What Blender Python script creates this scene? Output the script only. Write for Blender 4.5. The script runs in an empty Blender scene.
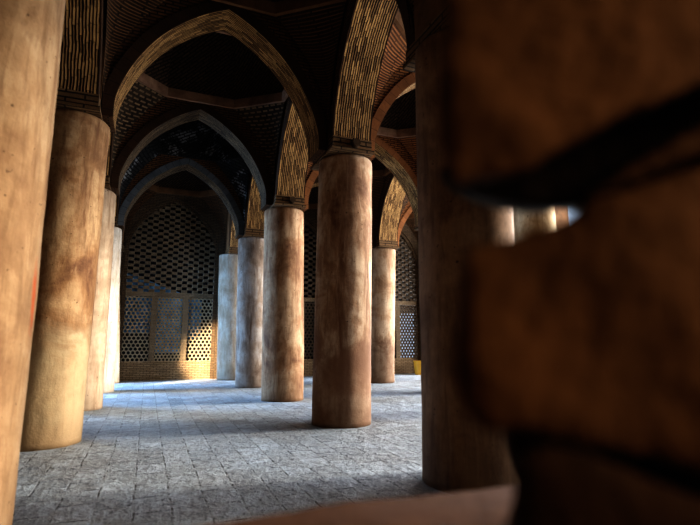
import bpy, bmesh, math, random
from mathutils import Vector, noise
random.seed(7)
C = bpy.context.scene.collection
# ------------------------------------------------------------------ measures
EYE = 1.4
XB, XA, XC, XD = -1.34, 3.18, 7.78, 12.34
YS = [4.37, 8.24, 12.11, 15.99, 19.34]
RAD, HCOL = 0.516, 4.79
RIB = 0.35            # half width of a rib
ARM = 0.56            # half length of the springer cross
SPRING, APEX, WALLTOP = 5.05, 7.08, 7.45
YWALL = 19.89
YAW, PITCH, FPX = 0.3909, 0.163, 485.56

# ------------------------------------------------------------------ helpers
def link(name, me, mat=None, parent=None):
    o = bpy.data.objects.new(name, me)
    C.objects.link(o)
    if mat is not None:
        for m in (mat if isinstance(mat, (list, tuple)) else [mat]):
            me.materials.append(m)
    if parent is not None:
        o.parent = parent
    return o

def thing(name, label, cat, loc=(0, 0, 0), rotz=0, group=None):
    o = bpy.data.objects.new(name, None)
    C.objects.link(o)
    o.location = loc; o.rotation_euler = (0, 0, rotz)
    o.empty_display_size = 0.2
    tag(o, label, cat, group)
    return o

def tag(o, label=None, cat=None, group=None, kind='thing'):
    if label: o['label'] = label
    if cat: o['category'] = cat
    if group: o['group'] = group
    if kind: o['kind'] = kind
    return o

class MB:
    """collects polygons with uv into one mesh"""
    def __init__(s): s.v, s.f, s.uv, s.mi = [], [], [], []
    def face(s, pts, uvs=None, mi=0):
        i = len(s.v)
        s.v += [tuple(p) for p in pts]
        s.f.append(tuple(range(i, i + len(pts))))
        s.uv.append(uvs if uvs else [(0, 0)] * len(pts)); s.mi.append(mi)
    def box(s, x0, x1, y0, y1, z0, z1, mi=0):
        s.face([(x0,y0,z0),(x1,y0,z0),(x1,y0,z1),(x0,y0,z1)], [(x0,z0),(x1,z0),(x1,z1),(x0,z1)], mi)
        s.face([(x1,y1,z0),(x0,y1,z0),(x0,y1,z1),(x1,y1,z1)], [(x1,z0),(x0,z0),(x0,z1),(x1,z1)], mi)
        s.face([(x1,y0,z0),(x1,y1,z0),(x1,y1,z1),(x1,y0,z1)], [(y0,z0),(y1,z0),(y1,z1),(y0,z1)], mi)
        s.face([(x0,y1,z0),(x0,y0,z0),(x0,y0,z1),(x0,y1,z1)], [(y1,z0),(y0,z0),(y0,z1),(y1,z1)], mi)
        s.face([(x0,y0,z1),(x1,y0,z1),(x1,y1,z1),(x0,y1,z1)], [(x0,y0),(x1,y0),(x1,y1),(x0,y1)], mi)
        s.face([(x0,y1,z0),(x1,y1,z0),(x1,y0,z0),(x0,y0,z0)], [(x0,y1),(x1,y1),(x1,y0),(x0,y0)], mi)
    def build(s, name, mat, parent=None, smooth=False, weld=False):
        me = bpy.data.meshes.new(name)
        me.from_pydata(s.v, [], s.f)
        l = me.uv_layers.new(name='UVMap')
        k = 0
        for f in s.uv:
            for u in f:
                l.data[k].uv = u; k += 1
        for p, m in zip(me.polygons, s.mi): p.material_index = m
        if weld:
            bm = bmesh.new(); bm.from_mesh(me)
            bmesh.ops.remove_doubles(bm, verts=bm.verts, dist=1e-4)
            bmesh.ops.dissolve_degenerate(bm, dist=1e-5, edges=bm.edges)
            bm.to_mesh(me); bm.free()
        if smooth:
            for p in me.polygons: p.use_smooth = True
        return link(name, me, mat, parent)

# ------------------------------------------------------------------ materials
class NT:
    def __init__(s, name):
        s.m = bpy.data.materials.new(name); s.m.use_nodes = True
        s.t = s.m.node_tree; s.t.nodes.clear()
        s.out = s.n('ShaderNodeOutputMaterial'); s.b = s.n('ShaderNodeBsdfPrincipled')
        s.l(s.b.outputs[0], s.out.inputs[0])
        s.b.inputs['Roughness'].default_value = .85
        s.b.inputs['Specular IOR Level'].default_value = .25
    def n(s, t, **kw):
        x = s.t.nodes.new(t)
        for k, v in kw.items(): setattr(x, k, v)
        return x
    def l(s, a, b): s.t.links.new(a, b)
    def set(s, sock, v):
        if isinstance(v, bpy.types.NodeSocket): s.l(v, sock)
        elif isinstance(v, (tuple, list)) and len(v) == 3 and sock.type == 'RGBA': sock.default_value = (*v, 1)
        else: sock.default_value = v
    def coord(s, kind='Object', scale=(1,1,1), rot=(0,0,0), loc=(0,0,0)):
        tc = s.n('ShaderNodeTexCoord'); mp = s.n('ShaderNodeMapping')
        s.l(tc.outputs[kind], mp.inputs[0])
        mp.inputs['Scale'].default_value = scale; mp.inputs['Rotation'].default_value = rot; mp.inputs['Location'].default_value = loc
        return mp.outputs[0]
    def noise(s, vec, scale, detail=5, rough=.6, dist=0):
        x = s.n('ShaderNodeTexNoise'); s.l(vec, x.inputs['Vector'])
        x.inputs['Scale'].default_value = scale; x.inputs['Detail'].default_value = detail
        x.inputs['Roughness'].default_value = rough; x.inputs['Distortion'].default_value = dist
        return x.outputs['Fac']
    def ramp(s, fac, stops):
        x = s.n('ShaderNodeValToRGB'); s.l(fac, x.inputs[0])
        e = x.color_ramp.elements
        while len(e) < len(stops): e.new(.5)
        for q, (p, c) in zip(e, stops):
            q.position = p; q.color = (*c, 1) if len(c) == 3 else c
        return x.outputs[0]
    def maprange(s, v, a, b, c=0., d=1.):
        x = s.n('ShaderNodeMapRange'); s.l(v, x.inputs[0])
        for i, k in enumerate((a, b, c, d)): x.inputs[i+1].default_value = k
        return x.outputs[0]
    def mix(s, f, a, b, mode='MIX'):
        x = s.n('ShaderNodeMix', data_type='RGBA', blend_type=mode)
        s.set(x.inputs[0], f); s.set(x.inputs[6], a); s.set(x.inputs[7], b)
        return x.outputs[2]
    def math(s, op, a, b=0.):
        x = s.n('ShaderNodeMath', operation=op); s.set(x.inputs[0], a); s.set(x.inputs[1], b)
        return x.outputs[0]
    def sep(s, v):
        x = s.n('ShaderNodeSeparateXYZ'); s.l(v, x.inputs[0]); return x.outputs
    def bump(s, h, strength=.5, dist=.02):
        x = s.n('ShaderNodeBump'); s.l(h, x.inputs['Height'])
        x.inputs['Strength'].default_value = strength; x.inputs['Distance'].default_value = dist
        s.l(x.outputs[0], s.b.inputs['Normal'])
    def color(s, c): s.set(s.b.inputs['Base Color'], c)
    def brick(s, vec, w, h, mortar, c1, c2, cm, smooth=.1, bias=0., offset=.5):
        x = s.n('ShaderNodeTexBrick'); s.l(vec, x.inputs['Vector'])
        x.offset = offset
        x.inputs['Scale'].default_value = 1
        x.inputs['Brick Width'].default_value = w; x.inputs['Row Height'].default_value = h
        x.inputs['Mortar Size'].default_value = mortar; x.inputs['Mortar Smooth'].default_value = smooth
        x.inputs['Bias'].default_value = bias
        for k, c in (('Color1', c1), ('Color2', c2), ('Mortar', cm)): s.set(x.inputs[k], c)
        return x

def mat_plaster(name, light, mid, dark, seed, low=None, lowz=2.0, red=None):
    t = NT(name)
    co = t.coord('Object', loc=(seed*3.1, seed*1.7, seed*.3))
    st = t.coord('Object', scale=(2.4, 2.4, .32), loc=(seed, seed*2.3, 0))
    n1 = t.noise(co, 1.3, 6, .62, .4); n2 = t.noise(co, 9, 5, .65); n3 = t.noise(st, 1.6, 5, .6, .3)
    c = t.ramp(n1, [(.32, dark), (.45, mid), (.57, light)])
    c = t.mix(t.maprange(n3, .50, .68), c, mid)
    c = t.mix(t.maprange(n3, .57, .68, 0, .85), c, dark)
    n4 = t.noise(t.coord('Object', scale=(5, 5, .9), loc=(seed*2, seed, 1)), 2.2, 6, .7, .6)
    c = t.mix(t.maprange(n4, .50, .66, 0, .5), c, tuple(k*.8 for k in dark))
    c = t.mix(t.maprange(n4, .46, .36, 0, .35), c, tuple(min(1, k*1.12) for k in light))
    sp_ = t.noise(t.coord('Object'), 17, 2, .6)
    c = t.mix(t.maprange(sp_, .69, .73, 0, .8), c, tuple(k*.35 for k in dark))
    c = t.mix(t.maprange(n2, .35, .7, .0, .35), c, tuple(k*.62 for k in mid))
    z = t.sep(t.coord('Object'))[2]
    if low is not None:
        edge = t.math('ADD', z, t.math('MULTIPLY', t.math('SUBTRACT', n1, .5), 2.2))
        c = t.mix(t.math('MULTIPLY', t.maprange(edge, lowz, lowz - .5, 0, .9), t.maprange(t.math('ADD', n1, t.math('MULTIPLY', n2, .5)), .58, .85, 1., .6)), c, low)
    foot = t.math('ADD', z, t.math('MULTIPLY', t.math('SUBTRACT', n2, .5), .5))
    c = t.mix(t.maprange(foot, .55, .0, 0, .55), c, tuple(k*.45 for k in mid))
    if red is not None:
        rc = t.sep(t.coord('Object'))
        d = t.math('SUBTRACT', rc[2], red)
        band = t.maprange(t.math('ABSOLUTE', t.math('ADD', d, t.math('MULTIPLY', t.math('SUBTRACT', n2, .5), .3))), .30, .12)
        side = t.maprange(t.math('ABSOLUTE', t.math('ADD', t.math('SUBTRACT', t.math('DIVIDE', rc[1], t.math('MAXIMUM', rc[0], .02)), -.12), t.math('MULTIPLY', t.math('SUBTRACT', n1, .5), .4))), .10, .04)
        c = t.mix(t.math('MULTIPLY', t.math('MULTIPLY', band, side), .8), c, (.42, .08, .02))
    t.color(c)
    h = t.math('ADD', n2, t.math('MULTIPLY', t.noise(co, 34, 4, .7), .4))
    t.bump(h, .35, .02)
    t.b.inputs['Roughness'].default_value = .8
    return t.m

def mat_brick(name, c1, c2, mortar, w, h, ms, rot=0., bump=.9, coordk='UV', patch=None, dist=.02, smooth=.15, wob=.0):
    t = NT(name)
    v = t.coord(coordk, rot=(0, 0, rot))
    if wob:
        nz = t.n('ShaderNodeTexNoise'); t.l(v, nz.inputs['Vector']); nz.inputs['Scale'].default_value = 5
        vm = t.n('ShaderNodeVectorMath', operation='MULTIPLY_ADD')
        t.l(nz.outputs['Color'], vm.inputs[0]); vm.inputs[1].default_value = (wob,)*3; t.l(v, vm.inputs[2]); v = vm.outputs[0]
    b = t.brick(v, w, h, ms, c1, c2, mortar, smooth)
    n = t.noise(t.coord('Object'), 2.3, 5, .65)
    c = t.mix(t.maprange(n, .35, .7, 0, .55), b.outputs['Color'], tuple(k*.35 for k in c1))
    f = t.noise(t.coord(coordk), 22, 3, .7)
    c = t.mix(t.maprange(f, .4, .7, 0, .4), c, tuple(k*.5 for k in c2))
    if patch is not None:
        p = t.noise(t.coord('Object', loc=(3, 1, 7)), 1.9, 5, .7)
        c = t.mix(t.math('MULTIPLY', t.maprange(p, .54, .62), t.math('SUBTRACT', 1., b.outputs['Fac'])), c, patch)
    t.color(c)
    hgt = t.math('SUBTRACT', t.math('MULTIPLY', f, .5), b.outputs['Fac'])
    t.bump(hgt, bump, dist)
    t.b.inputs['Roughness'].default_value = .9
    return t.m

def mat_rough(name, a, b, scale=4, bump=.5, dist=.02, rough=.9):
    t = NT(name)
    co = t.coord('Object'); n = t.noise(co, scale, 6, .65, .3)
    t.color(t.ramp(n, [(.3, a), (.68, b)]))
    t.bump(t.noise(co, scale*3, 5, .7), bump, dist)
    t.b.inputs['Roughness'].default_value = rough
    return t.m

M = {}
def mat_soffit(name, c1, c2, gap, pitch=.044):
    """bricks laid on edge: narrow bright ridges that run along the arch, with dark raked gaps"""
    t = NT(name)
    uv = t.sep(t.coord('UV')); u, v = uv[0], uv[1]
    wn = t.n('ShaderNodeTexNoise'); wn.inputs['Scale'].default_value = 3.5; wn.inputs['Detail'].default_value = 3
    t.l(t.coord('UV'), wn.inputs['Vector'])
    x = t.math('ADD', t.math('DIVIDE', u, pitch), t.math('MULTIPLY', t.math('SUBTRACT', wn.outputs['Fac'], .5), .9))
    x = t.math('ADD', x, 40.0)
    row = t.math('FLOOR', x)
    f = t.math('MULTIPLY', t.math('ABSOLUTE', t.math('SUBTRACT', t.math('FRACT', x), .5)), 2.)
    rnd = t.n('ShaderNodeTexWhiteNoise', noise_dimensions='1D'); t.l(row, rnd.inputs['W'])
    y = t.math('ADD', t.math('DIVIDE', v, .24), t.math('MULTIPLY', rnd.outputs['Value'], 7.))
    cell = t.n('ShaderNodeCombineXYZ'); t.l(row, cell.inputs[0]); t.l(t.math('FLOOR', y), cell.inputs[1])
    r2 = t.n('ShaderNodeTexWhiteNoise', noise_dimensions='3D'); t.l(cell.outputs[0], r2.inputs['Vector'])
    joint = t.math('LESS_THAN', t.math('FRACT', y), .06)
    lim = t.math('ADD', .22, t.math('MULTIPLY', r2.outputs['Value'], .36))
    ridge = t.n('ShaderNodeMapRange'); t.l(f, ridge.inputs[0]); t.l(t.math('ADD', lim, .22), ridge.inputs[1]); t.l(lim, ridge.inputs[2])
    ridge = t.math('MULTIPLY', ridge.outputs[0], t.math('SUBTRACT', 1., t.math('MULTIPLY', joint, .45)))
    c = t.mix(r2.outputs['Value'], c2, c1)
    n = t.noise(t.coord('Object'), 2.6, 4, .65)
    c = t.mix(t.maprange(n, .4, .7, 0, .5), c, tuple(k*.4 for k in c1))
    c = t.mix(ridge, gap, c)
    t.color(c); t.bump(ridge, 1, .03)
    t.b.inputs['Roughness'].default_value = .9
    return t.m
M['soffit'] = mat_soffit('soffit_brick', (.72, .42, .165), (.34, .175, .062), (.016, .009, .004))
M['soffit_dim'] = mat_soffit('shaded_soffit_brick', (.25, .17, .095), (.14, .09, .05), (.012, .008, .006))  # darker copy of the soffit brick; dim light put into the colour
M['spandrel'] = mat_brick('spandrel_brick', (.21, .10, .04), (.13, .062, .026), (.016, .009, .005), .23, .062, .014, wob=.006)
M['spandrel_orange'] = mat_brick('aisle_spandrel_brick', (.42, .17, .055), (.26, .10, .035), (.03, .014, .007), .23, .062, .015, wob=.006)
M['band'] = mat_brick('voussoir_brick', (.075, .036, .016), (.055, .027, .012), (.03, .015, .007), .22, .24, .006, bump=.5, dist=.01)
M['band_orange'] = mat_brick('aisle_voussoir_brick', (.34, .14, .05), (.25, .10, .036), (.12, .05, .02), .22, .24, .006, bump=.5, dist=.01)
M['dome'] = mat_brick('dome_brick', (.14, .083, .045), (.085, .05, .03), (.014, .009, .006), .24, .07, .016, rot=math.pi/4, wob=.01)
M['dome_smoked'] = mat_brick('smoked_dome_brick', (.035, .032, .030), (.022, .020, .020), (.006, .006, .006), .24, .09, .016, rot=.5, patch=(.24, .24, .24), wob=.02)
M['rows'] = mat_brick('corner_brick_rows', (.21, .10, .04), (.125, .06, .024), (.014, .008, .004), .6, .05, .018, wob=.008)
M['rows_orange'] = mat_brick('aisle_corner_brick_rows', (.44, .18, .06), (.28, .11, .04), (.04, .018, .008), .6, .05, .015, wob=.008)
M['band_grey'] = mat_brick('bluelit_voussoir_brick', (.13, .14, .15), (.10, .105, .11), (.04, .04, .04), .22, .24, .006, bump=.5, dist=.01)  # blue light on the far arch face put into the brick colour
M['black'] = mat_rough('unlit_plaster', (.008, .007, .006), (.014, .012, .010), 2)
M['squinch'] = mat_brick('squinch_brick', (.26, .165, .09), (.19, .12, .065), (.012, .008, .005), .17, .085, .028, rot=0.0, bump=1, dist=.03)
M['ledge'] = mat_rough('ledge_plaster', (.10, .052, .030), (.36, .21, .13), 1.6)
M['capital'] = mat_brick('capital_timber', (.26, .15, .07), (.15, .085, .038), (.01, .006, .004), .5, .085, .014, bump=.8, wob=.01)
M['springer'] = mat_rough('springer_brick', (.10, .05, .022), (.2, .1, .045), 3)
M['wood'] = mat_rough('old_wood', (.035, .018, .008), (.09, .05, .022), 6)
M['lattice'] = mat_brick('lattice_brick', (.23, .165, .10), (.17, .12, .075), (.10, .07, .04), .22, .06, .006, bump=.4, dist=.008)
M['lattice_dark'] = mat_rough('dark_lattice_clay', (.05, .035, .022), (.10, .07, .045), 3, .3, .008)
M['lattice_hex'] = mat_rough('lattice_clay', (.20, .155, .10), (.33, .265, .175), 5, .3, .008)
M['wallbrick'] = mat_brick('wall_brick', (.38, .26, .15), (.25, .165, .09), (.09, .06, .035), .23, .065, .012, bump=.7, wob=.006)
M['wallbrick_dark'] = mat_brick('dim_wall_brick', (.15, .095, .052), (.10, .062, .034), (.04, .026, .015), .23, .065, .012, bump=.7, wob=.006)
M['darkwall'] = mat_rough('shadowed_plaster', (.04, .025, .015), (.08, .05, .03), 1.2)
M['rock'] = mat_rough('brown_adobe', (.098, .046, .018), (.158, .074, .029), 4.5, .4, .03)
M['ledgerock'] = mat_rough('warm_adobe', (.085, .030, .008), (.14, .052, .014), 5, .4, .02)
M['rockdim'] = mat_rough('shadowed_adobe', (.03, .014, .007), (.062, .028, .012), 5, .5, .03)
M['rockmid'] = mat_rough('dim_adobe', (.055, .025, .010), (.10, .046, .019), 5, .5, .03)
M['rockdark'] = mat_rough('cleft_shade_adobe', (.010, .005, .003), (.022, .010, .005), 6, .8, .03)  # near black puts the shade of the cleft into the colour
M['yellow'] = mat_rough('yellow_plastic', (.42, .21, .02), (.52, .27, .025), 3, .05, .005, .5)
M['court'] = mat_rough('courtyard_stone', (.5, .46, .4), (.65, .6, .52), .8)

def mat_floor():
    t = NT('paving_stone')
    v = t.coord('Object', rot=(0, 0, math.pi/2))
    nz = t.n('ShaderNodeTexNoise'); t.l(v, nz.inputs['Vector']); nz.inputs['Scale'].default_value = 2.2
    vm = t.n('ShaderNodeVectorMath', operation='MULTIPLY_ADD')
    t.l(nz.outputs['Color'], vm.inputs[0]); vm.inputs[1].default_value = (.05,)*3; t.l(v, vm.inputs[2])
    b = t.brick(vm.outputs[0], .44, .30, .011, (.46, .53, .60), (.25, .285, .325), (.27, .30, .33), .6)
    co = t.coord('Object')
    n1 = t.noise(co, .55, 5, .6); n2 = t.noise(co, 7, 6, .7); n3 = t.noise(co, 26, 4, .75)
    c = t.mix(t.maprange(n1, .4, .68, 0, .5), b.outputs['Color'], (.27, .25, .235))
    c = t.mix(t.maprange(n2, .42, .68, 0, .6), c, (.22, .22, .225))
    gap = t.math('MULTIPLY', b.outputs['Fac'], t.maprange(t.noise(co, 3.4, 5, .75), .50, .60))
    c = t.mix(gap, c, (.025, .023, .022))
    c = t.mix(t.maprange(n3, .50, .66, 0, .6), c, (.60, .65, .70))
    pit = t.maprange(t.noise(t.coord('Object', scale=(1.5, .8, 1)), 8, 5, .78), .60, .68)
    c = t.mix(pit, c, (.03, .028, .026))
    t.color(c)
    h = t.math('SUBTRACT', t.math('ADD', t.math('ADD', t.math('MULTIPLY', n2, 1.1), t.math('MULTIPLY', t.noise(co, 3.2, 4, .6), 1.6)), t.math('MULTIPLY', n3, .35)), t.math('ADD', t.math('MULTIPLY', gap, 1.0), t.math('MULTIPLY', pit, .8)))
    t.bump(h, 1, .06)
    t.set(t.b.inputs['Roughness'], t.maprange(n2, .3, .7, .34, .68))
    t.b.inputs['Specular IOR Level'].default_value = .45
    return t.m
M['floor'] = mat_floor()

def mat_sheet():  # blue daylight put into the colour of the added sheet
    t = NT('painted_daylight_blue')
    z = t.sep(t.coord('Object'))
    n = t.noise(t.coord('Object'), 1.2, 3, .5)
    t.color(t.ramp(n, [(.3, (.05, .13, .30)), (.7, (.16, .33, .62))]))
    return t.m
M['sheet'] = mat_sheet()

# ------------------------------------------------------------------ setting
def struct(name, mb, mat, label=None):
    o = mb.build(name, mat)
    o['kind'] = 'structure'
    if label: o['label'] = label
    return o

XL, XR, YF = -5.9, 14.2, -3.4
mb = MB(); mb.box(XL, XR, YF, 24.0, -.25, 0); struct('floor', mb, M['floor'], 'worn grey stone paving of the prayer hall')
mb = MB(); mb.box(XR, 40, -20, 40, -.3, -.06); struct('ground', mb, M['court'], 'pale paving of the sunlit courtyard')
mb = MB(); mb.box(XL - .3, XR, YF - .3, 24.3, 10.2, 10.5); struct('ceiling', mb, M['darkwall'])
# left wall with a tall opening in the far bay
mb = MB()
mb.box(XL - .3, XL, YF, 12.2, 0, 10.2); mb.box(XL - .3, XL, 19.0, 24, 0, 10.2); mb.box(XL - .3, XL, 12.2, 19.0, 4.6, 10.2); mb.box(XL - .3, XL, 13.6, 15.2, 0, 4.6)
struct('wall_left', mb, M['darkwall'])
mb = MB(); mb.box(XL - .3, XR, YF - .3, YF, 0, 10.2); struct('wall_front', mb, M['darkwall'])
mb = MB(); mb.box(XR - .4, XR, YF, 24, 7.45, 10.2); struct('wall_right', mb, M['wallbrick'])
mb = MB(); mb.box(XL - .3, 8.0, 24.0, 24.3, 0, 10.2); mb.box(8.0, XR, 24.0, 24.3, 3.0, 10.2); mb.box(7.7, 8.0, YWALL+.5, 24.0, 0, 10.2); struct('shade_block_beyond', mb, M['black'])  # added blocker that keeps the space behind the lattice dark

# ------------------------------------------------------------------ arch profile
PROF = [(1, 0), (.985, .09), (.945, .195), (.88, .32), (.80, .44), (.715, .545), (.60, .66), (.45, .775), (.28, .878), (.13, .95), (0, 1)]
def profile(a, h, n=4):
    """half profile from (a,0) to (0,h): tight haunch, then a long flat arc to the point"""
    P = [(1.0, -.09)] + PROF + [(-.13, 1.05)]
    pts = []
    for i in range(1, len(P)-2):
        p0, p1, p2, p3 = P[i-1:i+3]
        for k in range(n):
            t = k/n
            pts.append(tuple(.5*((2*p1[m]) + (p2[m]-p0[m])*t + (2*p0[m]-5*p1[m]+4*p2[m]-p3[m])*t*t + (3*p1[m]-p0[m]-3*p2[m]+p3[m])*t**3) for m in (0, 1)))
    pts.append((0, 1))
    out = []
    for x, z in pts: out.append((min(1, max(0, x))*a, max(0, z)*h))
    return out

def full_profile(a, h):
    r = profile(a, h)
    return [(-x, z) for x, z in r] + [(x, z) for x, z in reversed(r[:-1])]

def offset_profile(pts, d, smax):
    out = []
    n = len(pts)
    for i, (x, z) in enumerate(pts):
        p, q = pts[max(0, i-1)], pts[min(n-1, i+1)]
        dx, dz = q[0]-p[0], q[1]-p[1]; l = math.hypot(dx, dz) or 1
        out.append((max(-smax, min(smax, x - dz/l*d)), z + dx/l*d))
    return out

def arch(p, q, label, group, mats=('soffit', 'spandrel', 'band'), across=True, apex=APEX):
    foot = 4.849 if across else SPRING + .006
    spr = SPRING + .008; W = .30 if across else RIB
    p, q = Vector((*p, 0)), Vector((*q, 0))
    L = (q - p).length; e = (q - p).normalized(); nrm = Vector((-e.y, e.x, 0))
    ang = math.atan2(e.y, e.x)
    mid = (p + q)/2
    t = thing('brick_arch', label, 'arch', (mid.x, mid.y, 0), ang, group)
    a = L/2 - ARM; core = L/2 - (.392 if across else .366)
    pr = [(s, z + spr) for s, z in full_profile(a, apex - spr)]
    pr = [(-a, foot)] + pr + [(a, foot)]
    # soffit
    mb = MB(); v = 0
    for i in range(len(pr)-1):
        (s0, z0), (s1, z1) = pr[i], pr[i+1]
        d = math.hypot(s1-s0, z1-z0)
        K = 7
        for k in range(K):
            y0, y1 = -W + 2*W*k/K, -W + 2*W*(k+1)/K
            mb.face([(s0, y0, z0), (s1, y0, z1), (s1, y1, z1), (s0, y1, z0)], [(y0, v), (y0, v+d), (y1, v+d), (y1, v)])
        v += d
    mb.build('soffit', M[mats[0]], t, smooth=False, weld=True)
    # spandrel: faces, feet, top
    mb = MB()
    for y, sg in ((-W, 1), (W, -1)):
        for i in range(1, len(pr)-2):
            (s0, z0), (s1, z1) = pr[i], pr[i+1]
            if s1 - s0 < 1e-5: continue
            f = [(s0, y, z0), (s1, y, z1), (s1, y, WALLTOP), (s0, y, WALLTOP)]
            if sg < 0: f.reverse()
            mb.face(f, [(k[0], k[2]) for k in f])
        for s0, s1 in ((-core, -a), (a, core)):
            f = [(s0, y, foot), (s1, y, foot), (s1, y, WALLTOP), (s0, y, WALLTOP)]
            if sg < 0: f.reverse()
            mb.face(f, [(k[0], k[2]) for k in f])
    for s0, s1 in ((-core, -a), (a, core)):
        mb.face([(s0, W, foot), (s1, W, foot), (s1, -W, foot), (s0, -W, foot)], [(0, 0), (.2, 0), (.2, .7), (0, .7)])
    mb.face([(-core, -W, WALLTOP), (core, -W, WALLTOP), (core, W, WALLTOP), (-core, W, WALLTOP)])
    mb.build('spandrel', M[mats[1]], t)
    # voussoir bands
    ou = offset_profile(pr, .19, core - .001)
    ou = [(s, min(z, WALLTOP - .02)) for s, z in ou]
    for sg in (-1, 1):
        mb = MB(); v = 0; yo = sg*(W + .022); yi = sg*W
        for i in range(len(pr)-1):
            (s0, z0), (s1, z1), (o0, p0), (o1, p1) = pr[i], pr[i+1], ou[i], ou[i+1]
            d = math.hypot(s1-s0, z1-z0)
            f = [(s0, yo, z0), (s1, yo, z1), (o1, yo, p1), (o0, yo, p0)]
            uv = [(v, 0), (v+d, 0), (v+d, .2), (v, .2)]
            if sg > 0: f.reverse(); uv.reverse()
            mb.face(f, uv)
            mb.face([(o0, yo, p0), (o1, yo, p1), (o1, yi, p1), (o0, yi, p0)], [(v, .2), (v+d, .2), (v+d, .23), (v, .23)])
            mb.face([(s0, yi, z0), (s1, yi, z1), (s1, yo, z1), (s0, yo, z0)], [(v, 0), (v+d, 0), (v+d, .02), (v, .02)])
            v += d
        mb.build('voussoir_band', M[mats[2]], t)
    return t

# ------------------------------------------------------------------ columns
T = {}
def column(key, dxb, dxt, label, mat, rad=RAD, beam=False, dy=0, group=None, arx=None):
    col, i = key[0], int(key[1])
    x0 = {'A': XA, 'B': XB, 'C': XC, 'D': XD}[col]; y0 = YS[i] + dy
    bx, tx = x0 + dxb, x0 + dxt
    T[key] = (tx if arx is None else x0 + arx, y0)
    t = thing('stone_column', label, 'column', (bx, y0, 0), 0, group)
    sh = tx - bx
    bm = bmesh.new()
    seg, rows = 72, 60
    seed = Vector((bx*3.7, y0*1.3, 5))
    rings = []
    prof = []
    for k in range(rows+1): prof.append((HCOL*k/rows, 1.0))
    prof[-1] = (HCOL, .955); prof.insert(-1, (HCOL - .025, .995))
    for z, f in prof:
        ring = []
        w = 1.012 - .024*z/HCOL
        for s in range(seg):
            an = 2*math.pi*s/seg
            d = Vector((math.cos(an), math.sin(an), 0))
            r = rad*f*w + .012*noise.noise(d*1.6 + Vector((0, 0, z*.7)) + seed) + .006*noise.noise(d*5 + Vector((0, 0, z*3)) + seed)
            ring.append(bm.verts.new((d.x*r + sh*z/HCOL, d.y*r, z)))
        rings.append(ring)
    for a, b in zip(rings, rings[1:]):
        for s in range(seg):
            bm.faces.new((a[s], a[(s+1) % seg], b[(s+1) % seg], b[s]))
    bm.faces.new(rings[-1]); bm.faces.new(list(reversed(rings[0])))
    me = bpy.data.meshes.new('shaft'); bm.to_mesh(me); bm.free()
    for p in me.polygons: p.use_smooth = len(p.vertices) == 4
    link('shaft', me, mat, t)
    mb = MB()
    ts = T[key][0] - bx
    back = ARM if i < 4 else .50
    mb.box(ts-.376, ts+.376, -ARM-.02, back+.02, HCOL+.055, SPRING)
    mb.box(ts-.41, ts+.41, -ARM-.07, back+.04, HCOL+.001, HCOL+.055)
    o = mb.build('capital', M['capital'], t)
    bv = o.modifiers.new('bevel', 'BEVEL'); bv.width = .012; bv.segments = 2; bv.limit_method = 'ANGLE'
    mb = MB(); mb.box(ts-.376, ts+.376, -.352, .352, SPRING, WALLTOP)
    mb.build('springer', M['springer'], t)
    if beam:
        bm = bmesh.new()
        r = bmesh.ops.create_cone(bm, cap_ends=True, segments=20, radius1=.085, radius2=.075, depth=.12)
        for v in bm.verts:
            x, y, z = v.co; v.co = (ts + x + .04, -ARM - .07 - z*.9, HCOL + .15 + y)
        me = bpy.data.meshes.new('beam_end'); bm.to_mesh(me); bm.free()
        link('beam_end', me, M['wood'], t)
    return t

L1, M1, D1 = (.48, .31, .165), (.30, .16, .072), (.13, .056, .025)
pl = mat_plaster
column('B0', 0, 0, 'huge tan plastered column with a red stain, base and top out of view', pl('tan_plaster_red_stain', (.45,.30,.17), (.34,.205,.105), (.20,.105,.05), 1, red=1.75))
column('B1', .024, .073, 'thick tan column with pale peeled lower band, second in the row after the red-stained column', pl('tan_plaster_peeled', L1, M1, D1, 2, low=(.48,.36,.21), lowz=1.6))
column('B2', .01, -.045, 'pale column showing as a slanting strip behind the column with the peeled lower band', pl('pale_plaster', (.54,.40,.27), (.42,.29,.185), (.27,.17,.10), 3))
column('B3', .02, -.09, 'whitish column strip with a dark chip, third behind the red-stained column', pl('whitish_plaster', (.70,.63,.54), (.58,.49,.39), (.40,.31,.22), 4))
column('B4', .0, -.3, arx=-.09, label= 'narrow pale strip of an engaged column against the lattice wall, beside the blue-lit lattice panel', mat=pl('cream_plaster', (.68,.60,.48), (.56,.46,.34), (.4,.3,.2), 5), rad=.515)
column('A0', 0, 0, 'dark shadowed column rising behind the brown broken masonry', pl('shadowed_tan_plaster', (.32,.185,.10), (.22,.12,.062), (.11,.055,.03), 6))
column('A1', .047, .12, 'broad column with dark red-brown stains and one bright edge, standing clear mid-floor', pl('stained_tan_plaster', (.56,.41,.28), (.34,.20,.115), (.15,.07,.038), 7.6, low=(.20,.105,.06), lowz=1.7), beam=True, arx=.03)
column('A2', 0, -.06, 'tan column with a brown drip streak, next behind the broad stained column', pl('streaked_tan_plaster', (.46,.31,.19), (.29,.16,.083), (.13,.056,.026), 8.3), beam=True)
column('A3', 0, -.09, 'bluish grey column between the drip-streaked column and the lattice wall', pl('grey_plaster', (.46,.41,.37), (.31,.24,.19), (.15,.10,.07), 9.1))
column('A4', -.15, -.27, arx=-.1, label= 'column with a golden sunlit foot standing against the lattice wall', mat=pl('ochre_plaster', (.31,.28,.235), (.25,.20,.15), (.17,.12,.08), 10.7), rad=.515)
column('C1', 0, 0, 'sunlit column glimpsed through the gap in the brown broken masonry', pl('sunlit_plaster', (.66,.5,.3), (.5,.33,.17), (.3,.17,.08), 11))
column('C2', 0, 0, 'aisle column hidden behind the dark shadowed column', pl('aisle_plaster', L1, M1, D1, 12))
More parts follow.
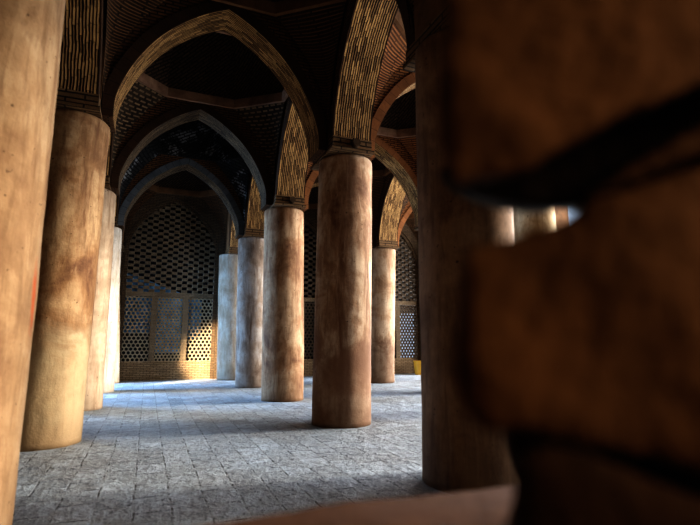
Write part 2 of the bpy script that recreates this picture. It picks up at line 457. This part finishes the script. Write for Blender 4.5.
column('C3', -.045, .09, 'column with a dark brown stained lower half, beside the lattice with white-lit holes', pl('aisle_plaster_stained', (.48,.35,.235), (.34,.215,.125), (.19,.10,.052), 13.4, low=(.11,.055,.03), lowz=1.75))
column('C4', 0, 0, arx=.08, label='engaged aisle column against the lattice wall, hidden behind the broad stained column', mat= pl('aisle_plaster_far', L1, M1, D1, 14), rad=.515)
column('D2', 0, 0, 'outer arcade column seen past the sunlit one through the masonry gap', pl('arcade_plaster', L1, M1, D1, 15))
column('D3', 0, 0, 'outer arcade column behind the dark shadowed column', pl('arcade_plaster_far', L1, M1, D1, 16))
column('D4', 0, 0, 'engaged column at the end of the outer arcade by the yellow bin', pl('arcade_plaster_end', L1, M1, D1, 17), rad=.515)

# ------------------------------------------------------------------ arches
GT, GL = 'arches across the nave', 'arches along the column rows'
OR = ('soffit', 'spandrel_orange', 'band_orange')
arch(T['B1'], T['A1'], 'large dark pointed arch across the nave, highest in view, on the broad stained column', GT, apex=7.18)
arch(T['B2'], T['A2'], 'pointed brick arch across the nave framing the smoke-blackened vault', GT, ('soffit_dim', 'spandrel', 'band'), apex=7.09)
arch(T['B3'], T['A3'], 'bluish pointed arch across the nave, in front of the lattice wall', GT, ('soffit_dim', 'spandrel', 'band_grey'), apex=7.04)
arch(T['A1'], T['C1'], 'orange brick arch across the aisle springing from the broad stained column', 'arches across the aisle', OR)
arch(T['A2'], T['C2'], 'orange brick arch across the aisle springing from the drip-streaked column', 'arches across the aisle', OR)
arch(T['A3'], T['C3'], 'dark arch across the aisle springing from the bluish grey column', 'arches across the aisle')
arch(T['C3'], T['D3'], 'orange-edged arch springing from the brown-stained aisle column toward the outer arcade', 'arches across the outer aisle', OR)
arch(T['B0'], T['B1'], 'arch with coarse dark brick ridges between the red-stained column and the peeled column', GL, across=False)
arch(T['B1'], T['B2'], 'arch edge between the peeled column and the pale strip column', GL, across=False)
arch(T['B2'], T['B3'], 'arch edge between the pale strip column and the whitish chipped column', GL, across=False)
arch(T['B3'], T['B4'], 'arch edge between the whitish chipped column and the lattice wall', GL, across=False)
arch(T['A0'], T['A1'], 'golden ribbed brick arch rising from the broad stained column toward the dark column', GL, across=False)
arch(T['A1'], T['A2'], 'golden ribbed brick arch rising from the drip-streaked column', GL, across=False)
arch(T['A2'], T['A3'], 'brown ribbed arch rising from the bluish grey column', GL, across=False)
arch(T['A3'], T['A4'], 'narrow brown ribbed arch rising from the sunlit-foot column at the lattice wall', GL, across=False)
arch(T['C1'], T['C2'], 'aisle arch hidden behind the dark shadowed column', GL, across=False)
arch(T['C2'], T['C3'], 'light brown ribbed arch rising from the brown-stained aisle column', GL, across=False)
arch(T['C3'], T['C4'], 'aisle arch between the brown-stained aisle column and the lattice wall', GL, across=False)

# ------------------------------------------------------------------ vaults
def vault(k00, k10, k11, k01, label, dome='dome', yend=None, squ='rows', led='springer'):
    g = .398
    P = []
    for k, sx, sy in ((k00, 1, 1), (k10, -1, 1), (k11, -1, -1), (k01, 1, -1)):
        x, y = k
        P.append(Vector((x + sx*g, y + sy*g, 0)))
    if yend is not None: P[2].y = P[3].y = yend - .02
    ctr = sum(P, Vector())/4
    t = thing('brick_vault', label, 'vault', (ctr.x, ctr.y, 0), 0, 'domed vaults over the bays')
    P = [p - ctr for p in P]
    z0, z1 = 7.20, 7.43
    oc = []
    f = .28
    for i in range(4):
        a, b = P[i], P[(i+1) % 4]
        oc += [a.lerp(b, f), a.lerp(b, 1-f)]
    # ledge
    mb = MB(); u = 0
    for i in range(8):
        a, b = oc[i], oc[(i+1) % 8]
        A, B = a*.955, b*.955; d = (b-a).length
        up, lo = Vector((0, 0, z1)), Vector((0, 0, z0))
        mb.face([A+lo, B+lo, B+up, A+up], [(u, 0), (u+d, 0), (u+d, .2), (u, .2)])
        mb.face([a+lo, b+lo, B+lo, A+lo]); mb.face([A+up, B+up, b+up, a+up])
        u += d
    mb.build('ledge', M[led], t)
    # squinches
    for i in range(4):
        c = P[i]; a = oc[2*i]; b = oc[(2*i-1) % 8]
        mb = MB(); N = 14
        prev = None
        for k in range(N+1):
            s = k/N
            z = 5.15 + (z0 + .02 - 5.15)*s**.5
            q0 = c.lerp(a, s) + Vector((0, 0, z)); q1 = c.lerp(b, s) + Vector((0, 0, z))
            w = (q1-q0).length
            row = []
            for j in range(7):
                h = q0.lerp(q1, j/6)
                sag = math.sin(math.pi*j/6)*.10*math.sin(math.pi*s)
                h = h + (c - (a+b)/2).normalized()*sag
                row.append((h, (w*(j/6-.5), z)))
            if prev:
                for j in range(6):
                    mb.face([prev[j][0], prev[j+1][0], row[j+1][0], row[j][0]], [prev[j][1], prev[j+1][1], row[j+1][1], row[j][1]])
            prev = row
        mb.build('squinch', M[squ], t, smooth=True, weld=True)
    # dome of eight brick gores
    mb = MB(); N = 14
    rows = []
    for k in range(N+1):
        s = k/N
        r = math.cos(s*math.pi/2)**.9*(1) if k < N else 0
        z = z1 + 2.25*(math.sin(s*math.pi/2)*.86 + .14*s)
        rows.append([o_*.985*r + Vector((0, 0, z)) for o_ in oc])
    arc = 0
    for a, b in zip(rows, rows[1:]):
        d = (b[0]-a[0]).length
        for i in range(8):
            j = (i+1) % 8
            w0, w1 = (a[j]-a[i]).length/2, (b[j]-b[i]).length/2
            off = i*.37
            mb.face([a[i], a[j], b[j], b[i]], [(-w0+off, arc), (w0+off, arc), (w1+off, arc+d), (-w1+off, arc+d)])
        arc += d
    mb.build('dome', M[dome], t, weld=True)
    return t

V = lambda k: T[k]
vault(V('B0'), V('A0'), V('A1'), V('B1'), 'dark brick vault over the bay nearest the viewer, in front of the highest arch')
vault(V('B1'), V('A1'), V('A2'), V('B2'), 'brick vault with a broken plaster ledge and patterned corner, seen under the highest arch', squ='squinch', led='ledge')
vault(V('B2'), V('A2'), V('A3'), V('B3'), 'smoke-blackened vault with pale brick patches over the third bay of the nave', 'dome_smoked', squ='dome_smoked', led='dome_smoked')
vault(V('B3'), V('A3'), V('A4'), V('B4'), 'dark vault over the last nave bay, directly before the lattice wall', yend=YWALL)
vault(V('A0'), (XC, YS[0]), V('C1'), V('A1'), 'aisle vault between the dark shadowed column and the broad stained column', squ='rows_orange')
vault(V('A1'), V('C1'), V('C2'), V('A2'), 'aisle vault with orange brick corner behind the broad stained column', squ='rows_orange', led='ledge')
vault(V('A2'), V('C2'), V('C3'), V('A3'), 'dark aisle vault above the brown-stained aisle column')
vault(V('A3'), V('C3'), V('C4'), V('A4'), 'aisle vault at the lattice wall behind the broad stained column', yend=YWALL)
vault(V('C2'), V('D2'), V('D3'), V('C3'), 'outer aisle vault behind the dark shadowed column')
vault(V('C3'), V('D3'), V('D4'), V('C4'), 'outer aisle vault over the white-lit lattice', yend=YWALL)

# ------------------------------------------------------------------ back wall, with an arched opening per bay
OPEN = [(-1.0, 2.47), (XA + .58, XC - .58), (XC + .58, XD - .58)]
def wall_back():
    y0, y1 = YWALL, YWALL + .45
    mb = MB()
    bays = [(XB, XA), (XA, XC), (XC, XD)]
    for (x0, x1), (o0, o1) in zip(bays, OPEN):
        a = (o1-o0)/2; m = (o0+o1)/2
        pr = [(m+s, z+SPRING) for s, z in full_profile(a, APEX - SPRING)]
        pr = [(m-a, 0)] + pr + [(m+a, 0)]
        for y, rev in ((y0, 0), (y1, 1)):
            for i in range(1, len(pr)-2):
                (s0, z0), (s1, z1) = pr[i], pr[i+1]
                f = [(s0, y, z0), (s1, y, z1), (s1, y, 10.2), (s0, y, 10.2)]
                if rev: f.reverse()
                mb.face(f, [(k[0], k[2]) for k in f])
            for s0, s1 in ((x0, m-a), (m+a, x1)):
                f = [(s0, y, 0), (s1, y, 0), (s1, y, 10.2), (s0, y, 10.2)]
                if rev: f.reverse()
                mb.face(f, [(k[0], k[2]) for k in f])
        v = 0
        for i in range(len(pr)-1):
            (s0, z0), (s1, z1) = pr[i], pr[i+1]; d = math.hypot(s1-s0, z1-z0)
            mb.face([(s0, y0, z0), (s0, y1, z0), (s1, y1, z1), (s1, y0, z1)], [(0, v), (.45, v), (.45, v+d), (0, v+d)])
            v += d
    mb.box(XL, XB, y0, y1, 0, 10.2); mb.box(XD, XR, y0, y1, 0, 10.2)
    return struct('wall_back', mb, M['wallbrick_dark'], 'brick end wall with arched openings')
wall_back()

# ------------------------------------------------------------------ lattice screens
def screen(x0, x1, label, lat='lattice', hexm='lattice_hex', hk=.72):
    m = (x0+x1)/2; a = (x1-x0)/2
    t = thing('lattice_screen', label, 'lattice screen', (m, YWALL + .04, 0), 0, 'brick lattice screens in the end wall')
    ins = .012
    A = a - ins
    pr = [(s, z+SPRING) for s, z in full_profile(A, APEX - SPRING - ins)]
    inner = [(s, z) for s, z in offset_profile(pr, -.13, 99)]
    zb, zt, zl = .70, 3.12, 3.30      # base top, lower panels top, beam top
    # frame round the opening
    mb = MB()
    ou = [(-A, 0)] + pr + [(A, 0)]; inn = [(-A+.13, 0)] + [(max(-A+.13, min(A-.13, s)), z) for s, z in inner] + [(A-.13, 0)]
    for i in range(len(ou)-1):
        q = [(ou[i][0], 0, ou[i][1]), (ou[i+1][0], 0, ou[i+1][1]), (inn[i+1][0], 0, inn[i+1][1]), (inn[i][0], 0, inn[i][1])]
        uv = [(k[0], k[2]) for k in q]
        mb.face(q[::-1], uv[::-1])
        mb.face([(x, .3, z) for x, y, z in q], uv)
        mb.face([(q[2][0], 0, q[2][2]), (q[2][0], .3, q[2][2]), (q[3][0], .3, q[3][2]), (q[3][0], 0, q[3][2])], [(uv[2][0], 0), (uv[2][0], .3), (uv[3][0], .3), (uv[3][0], 0)])
    mb.build('frame', M['wallbrick_dark'], t)
    B = A - .13
    mb = MB(); mb.box(-B, B, .03, .28, 0, zb); mb.build('brick_base', M['wallbrick'], t)
    mb = MB(); mb.box(-B, B, .01, .28, zt, zl); mb.build('crossbeam', M['lattice'], t)
    pw = .21
    cw = (2*B - 2*pw)/3
    xs = []
    for k in range(3): xs.append((-B + k*(cw+pw), -B + k*(cw+pw) + cw))
    for k in range(2):
        mb = MB(); mb.box(xs[k][1], xs[k+1][0], .02, .28, zb, zt); mb.build('mullion', M['lattice'], t)
    # lower hexagon panels
    for k, (u0, u1) in enumerate(xs):
        mb = MB()
        nx = 6 if k != 1 else 7
        w = (u1-u0)/nx; R = w/math.sqrt(3); pitch = 1.5*R
        nr = int((zt-zb)/pitch) + 1
        hole = hk if k != 1 else .62
        y0, y1 = .09, .17
        for r in range(-1, nr+1):
            for c in range(-1, nx+1):
                cx = u0 + (c+.5)*w + (w/2 if r % 2 else 0); cz = zb + r*pitch + R*.6
                def P_(kk, rr):
                    an = math.pi/6 + kk*math.pi/3
                    return (min(u1, max(u0, cx + rr*math.cos(an))), min(zt, max(zb, cz + rr*math.sin(an))))
                for s in range(6):
                    o0, o1, i0, i1 = P_(s, R), P_(s+1, R), P_(s, R*hole), P_(s+1, R*hole)
                    ar = abs((o1[0]-o0[0])*(i1[1]-o0[1]) - (o1[1]-o0[1])*(i1[0]-o0[0])) + abs((i1[0]-o0[0])*(i0[1]-o0[1]) - (i1[1]-o0[1])*(i0[0]-o0[0]))
                    if ar < 1e-5: continue
                    mb.face([(o0[0], y0, o0[1]), (i0[0], y0, i0[1]), (i1[0], y0, i1[1]), (o1[0], y0, o1[1])])
                    mb.face([(o0[0], y1, o0[1]), (o1[0], y1, o1[1]), (i1[0], y1, i1[1]), (i0[0], y1, i0[1])])
                    mb.face([(i0[0], y0, i0[1]), (i0[0], y1, i0[1]), (i1[0], y1, i1[1]), (i1[0], y0, i1[1])])
        mb.build('hexagon_panel', M[hexm], t)
    # upper chequered brick lattice
    mb = MB()
    bw, bh = .198, .118
    def top_at(x):
        best = zl
        for i in range(len(inn)-1):
            (s0, z0), (s1, z1) = inn[i], inn[i+1]
            if s0 <= x <= s1 and s1 > s0: best = max(best, z0 + (z1-z0)*(x-s0)/(s1-s0))
        return best
    r = 0; z = zl
    while z < APEX:
        n = int(2*B/bw) + 2
        for c in range(-1, n+1):
            if (c + r) % 2: continue
            cx = -B + c*bw + bw/2
            xa, xb = max(-B, cx - bw*.535), min(B, cx + bw*.535)
            if xb - xa < .03: continue
            if z + bh*.5 > top_at(max(-B+.001, min(B-.001, cx))) + .1: continue
            jy = random.uniform(-.006, .006)
            mb.box(xa, xb, .07+jy, .2+jy, z, z + bh*1.0)
        z += bh; r += 1
    mb.build('chequered_lattice', M[lat], t)
    return t
screen(*OPEN[0], 'tall arched brick lattice screen at the end of the nave, blue daylight showing through')
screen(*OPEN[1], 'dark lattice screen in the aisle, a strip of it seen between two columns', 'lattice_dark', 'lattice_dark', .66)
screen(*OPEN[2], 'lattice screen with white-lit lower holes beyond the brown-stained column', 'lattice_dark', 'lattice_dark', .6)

# blue sheet added behind the nave screen in place of blue daylight
mb = MB()
N = 40; x0, x1 = -1.2, 1.98
for i in range(N):
    xa, xb = x0 + (x1-x0)*i/N, x0 + (x1-x0)*(i+1)/N
    ya, yb = .05*math.sin(i*1.1), .05*math.sin((i+1)*1.1)
    lowz = lambda q: 1.75 if q < .3 else (.98 if q < 1.35 else 1.55)
    topz = lambda q: 4.15 - .36*(q+1)
    mb.face([(xa, ya, lowz(xa)), (xb, yb, lowz(xb)), (xb, yb, topz(xb)), (xa, ya, topz(xa))])
o = mb.build('daylight_stand_in', M['sheet'], None, smooth=True, weld=True)
o.location = (0, YWALL + .95, 0)
tag(o, 'added blue sheet standing in for daylight behind the holes of the nave lattice screen', 'sheet')

# ------------------------------------------------------------------ yellow bin
t = thing('yellow_bin', 'small yellow bin on the floor by the end wall beside the dark column', 'bin', (11.2, 19.05, 0))
bm = bmesh.new()
def ring(h, r): return [bm.verts.new((r*math.cos(2*math.pi*k/28), r*math.sin(2*math.pi*k/28), h)) for k in range(28)]
R_ = [ring(0, .235), ring(.56, .29), ring(.56, .265), ring(.03, .215)]
for a, b in zip(R_, R_[1:]):
    for k in range(28): bm.faces.new((a[k], a[(k+1) % 28], b[(k+1) % 28], b[k]))
bm.faces.new(list(reversed(R_[0]))); bm.faces.new(R_[-1])
me = bpy.data.meshes.new('bin_body'); bm.to_mesh(me); bm.free(); link('bin_body', me, M['yellow'], t)
bm = bmesh.new()
R_ = [ring(.555, .292), ring(.555, .315), ring(.60, .318), ring(.60, .266)]
for a, b in zip(R_, R_[1:] + R_[:1]):
    for k in range(28): bm.faces.new((a[k], a[(k+1) % 28], b[(k+1) % 28], b[k]))
me = bpy.data.meshes.new('rim'); bm.to_mesh(me); bm.free(); link('rim', me, M['yellow'], t)

# ------------------------------------------------------------------ near masonry (built in a frame turned to the camera's heading, standing in the hall)
fw = Vector((math.sin(YAW), math.cos(YAW), 0)); rt = Vector((math.cos(YAW), -math.sin(YAW), 0))
def ray(px, py):
    f = Vector((math.sin(YAW)*math.cos(PITCH), math.cos(YAW)*math.cos(PITCH), math.sin(PITCH)))
    u = rt.cross(f)
    return f*FPX + rt*(px-350) + u*(262.5-py)
def at(px, py, d):
    """local (right, forward, z) of the point at forward distance d"""
    r = ray(px, py); k = d/r.dot(fw)
    return Vector((r.dot(rt)*k, d, EYE + r.z*k))

def rock(name, outline, back, d0, d1, mat, parent, seed, amp=.018):
    """eroded block: outline of (right, z) extruded from depth d0 to d1, remeshed and weathered"""
    bm = bmesh.new()
    n = len(outline)
    cx = sum(p[0] for p in outline)/n; cz = sum(p[1] for p in outline)/n
    fr = [bm.verts.new((p[0], d0, p[1])) for p in outline]
    bk = [bm.verts.new((p[0], d1, p[1])) for p in back]
    bm.faces.new(fr); bm.faces.new(list(reversed(bk)))
    for i in range(n):
        j = (i+1) % n
        bm.faces.new((fr[j], fr[i], bk[i], bk[j]))
    bmesh.ops.recalc_face_normals(bm, faces=bm.faces)
    me = bpy.data.meshes.new(name); bm.to_mesh(me); bm.free()
    o = link(name, me, mat, parent)
    rm = o.modifiers.new('r', 'REMESH'); rm.mode = 'VOXEL'; rm.voxel_size = .012
    sm = o.modifiers.new('s', 'SMOOTH'); sm.factor = .7; sm.iterations = 8
    tx = bpy.data.textures.new(name + '_noise', 'CLOUDS'); tx.noise_scale = .14; tx.noise_depth = 3
    dm = o.modifiers.new('d', 'DISPLACE'); dm.texture = tx; dm.strength = amp*2.5; dm.mid_level = .5
    dm.texture_coords = 'LOCAL'
    for p in me.polygons: p.use_smooth = True
    return o

ZL = 1.05
pier = thing('broken_masonry', 'blurred brown broken masonry with a dark cleft, close by beside the dark column', 'masonry', (0, 0, ZL), -YAW)
D = .50
def loc(px, py, d=D):
    p = at(px, py, d); return (p.x, p.z - ZL)
up_ = [(443, -60), (439, 40), (440, 110), (443, 176), (461, 190), (524, 168), (570, 142), (620, 118), (680, 96), (760, 60), (960, 20), (960, -60), (700, -90)]
lo_ = [(463, 243), (489, 238), (525, 233), (568, 226), (592, 208), (640, 190), (700, 170), (780, 154), (960, 130), (960, 560), (800, 520), (700, 480), (620, 455), (540, 436), (479, 430), (461, 390), (458, 320)]
md_ = [(446, 170), (456, 190), (496, 203), (545, 211), (620, 205), (720, 200), (960, 170), (960, 0), (760, 20), (640, 90), (560, 120)]
sl_ = [(572,203),(605,180),(648,153),(700,124),(800,80),(960,30),(960,118),(780,140),(700,158),(640,178),(600,196)]
bs_ = [(508, 450), (560, 448), (620, 466), (700, 496), (1000, 600), (1000, 800), (388, 800), (428, 660), (504, 560), (516, 490)]
rc_ = [(504, 424), (560, 410), (700, 430), (1000, 470), (1000, 640), (700, 560), (530, 500), (516, 470)]
def stone(name, px, d0, d1, push, mat, **kw):
    """front outline at depth d0; the far side recedes (edges cut back by push) as the eroded stone does"""
    cx = sum(p[0] for p in px)/len(px); cy = sum(p[1] for p in px)/len(px)
    back = []
    for x, y in px:
        l = math.hypot(x-cx, y-cy) or 1
        back.append((x - (x-cx)/l*push, y - (y-cy)/l*push*.6))
    f = lambda q, d: [(x, max(.035, z)) for x, z in (loc(*p, d) for p in q)]
    rock(name, f(px, d0), f(back, d1), d0, d1, M[mat], pier, 1, **kw)
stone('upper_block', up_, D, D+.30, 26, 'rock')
stone('cleft', md_, D+.12, D+.32, -10, 'rockdark', amp=.008)  # solid dark filler; the cleft's shade is in its colour
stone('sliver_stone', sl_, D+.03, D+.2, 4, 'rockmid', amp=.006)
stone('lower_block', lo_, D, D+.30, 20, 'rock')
stone('recess_shade_fill', rc_, D+.10, D+.34, -6, 'rockdim', amp=.006)  # added backing stone, with the hollow's shade put into its colour
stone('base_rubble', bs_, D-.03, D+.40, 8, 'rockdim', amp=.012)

def on_ledge(px, py):
    r = ray(px, py); k = (ZL - EYE)/r.z
    return (r.dot(rt)*k, r.dot(fw)*k)
low = thing('low_wall', 'low brown plastered wall top running under the broken masonry, at the bottom edge', 'low wall', (0, 0, 0), -YAW)
e0, e1 = on_ledge(130, 525), on_ledge(425, 488)
dx, dy = e1[0]-e0[0], e1[1]-e0[1]
def along(k): return (e0[0] + dx*k, e0[1] + dy*k)
far = []
for i in range(61):
    k = -2.0 + 6.0*i/60
    x, y = along(k)
    w = .02*noise.noise(Vector((x*4, 1.3, 0))) + .008*noise.noise(Vector((x*17, 7.3, 0)))
    far.append((x, y + w))
bm = bmesh.new()
rows = []
for (yo, z) in ((0.0, 0.0), (0.0, ZL-.05), (-.012, ZL-.018), (-.05, ZL), (-.25, ZL+.0), (-.5, ZL), (-.9, ZL), (-1.2, ZL)):
    rows.append([bm.verts.new((x, y + yo, z + (.007*noise.noise(Vector((x*7, yo*9, 2))) if z > .5 else 0))) for x, y in far])
rows.append([bm.verts.new((x, y - 1.2, 0)) for x, y in far])
for a, b in zip(rows, rows[1:]):
    for k in range(60): bm.faces.new((a[k], a[k+1], b[k+1], b[k]))
bm.faces.new([r[0] for r in rows]); bm.faces.new([r[-1] for r in reversed(rows)])
bmesh.ops.recalc_face_normals(bm, faces=bm.faces)
me = bpy.data.meshes.new('wall_cap'); bm.to_mesh(me); bm.free()
for p in me.polygons: p.use_smooth = True
link('wall_cap', me, M['ledgerock'], low)

# ------------------------------------------------------------------ light
def area(name, loc, target, sx, sy, power, col, spread=180):
    d = bpy.data.lights.new(name, 'AREA'); d.shape = 'RECTANGLE'; d.size = sx; d.size_y = sy
    d.energy = power; d.color = col; d.spread = math.radians(spread)
    o = bpy.data.objects.new(name, d); C.objects.link(o)
    o.location = loc
    o.rotation_euler = (Vector(target) - Vector(loc)).to_track_quat('-Z', 'Y').to_euler()
    return o
area('courtyard_daylight', (16.5, 10.6, 4.7), (3, 10.6, 3.2), 17, 8.4, 6200, (.92, .95, 1))
area('far_opening_daylight', (XL - .6, 17.2, 3.2), (1.5, 16.4, 0), 2.8, 2.4, 1100, (.36, .62, 1), 110)
area('sheet_fill', (.6, 23.2, 5.2), (.6, 20.8, 2.9), 2, 1.2, 200, (.6, .8, 1), 70)  # added lamp that brightens the blue sheet; no opening there
area('outdoor_daylight', (12.6, 24.7, 1.6), (12.4, 20, 1.6), 6, 2.8, 1400, (1, .98, .95))
sd = bpy.data.lights.new('sun', 'SUN'); sd.energy = 5.0; sd.angle = math.radians(9); sd.color = (1, .92, .78)
so = bpy.data.objects.new('sun', sd); C.objects.link(so)
so.rotation_euler = Vector((-1, .12, -.26)).to_track_quat('-Z', 'Y').to_euler()
sp = bpy.data.lights.new('low_sunbeam', 'SPOT'); sp.energy = 60000; sp.color = (1, .84, .60); sp.spot_size = math.radians(16.5); sp.spot_blend = .55; sp.shadow_soft_size = .2
spo = bpy.data.objects.new('low_sunbeam', sp); C.objects.link(spo); spo.location = (-6.7, 12.75, 2.4)
spo.rotation_euler = (Vector((3.35, 19.8, .65)) - spo.location).to_track_quat('-Z', 'Y').to_euler()
area('near_fill', (3.0, -2.6, 3.2), (.9, .5, 1.5), 1.2, 1.2, 14, (1, .72, .45), 60)  # added warm fill lamp for the near masonry, not a daylight source

w = bpy.data.worlds.new('sky'); bpy.context.scene.world = w; w.use_nodes = True
bg = w.node_tree.nodes.get('Background') or w.node_tree.nodes.new('ShaderNodeBackground')
bg.inputs[0].default_value = (.62, .78, 1, 1); bg.inputs[1].default_value = .8

# ------------------------------------------------------------------ camera
cd = bpy.data.cameras.new('camera'); co_ = bpy.data.objects.new('camera', cd); C.objects.link(co_)
cd.sensor_fit = 'HORIZONTAL'; cd.sensor_width = 36; cd.lens = FPX*36/700
co_.location = (0, 0, EYE)
f = Vector((math.sin(YAW)*math.cos(PITCH), math.cos(YAW)*math.cos(PITCH), math.sin(PITCH)))
co_.rotation_euler = f.to_track_quat('-Z', 'Y').to_euler()
cd.clip_start = .02; cd.clip_end = 200
cd.dof.use_dof = True; cd.dof.focus_distance = 10.5; cd.dof.aperture_fstop = 24.97/22
sc = bpy.context.scene
sc.camera = co_
sc.view_settings.view_transform = 'Standard'
try: sc.view_settings.look = 'High Contrast'
except Exception: pass
sc.view_settings.exposure = -.08
sc.cycles.max_bounces = 8; sc.cycles.diffuse_bounces = 5
sc.cycles.sample_clamp_indirect = 6
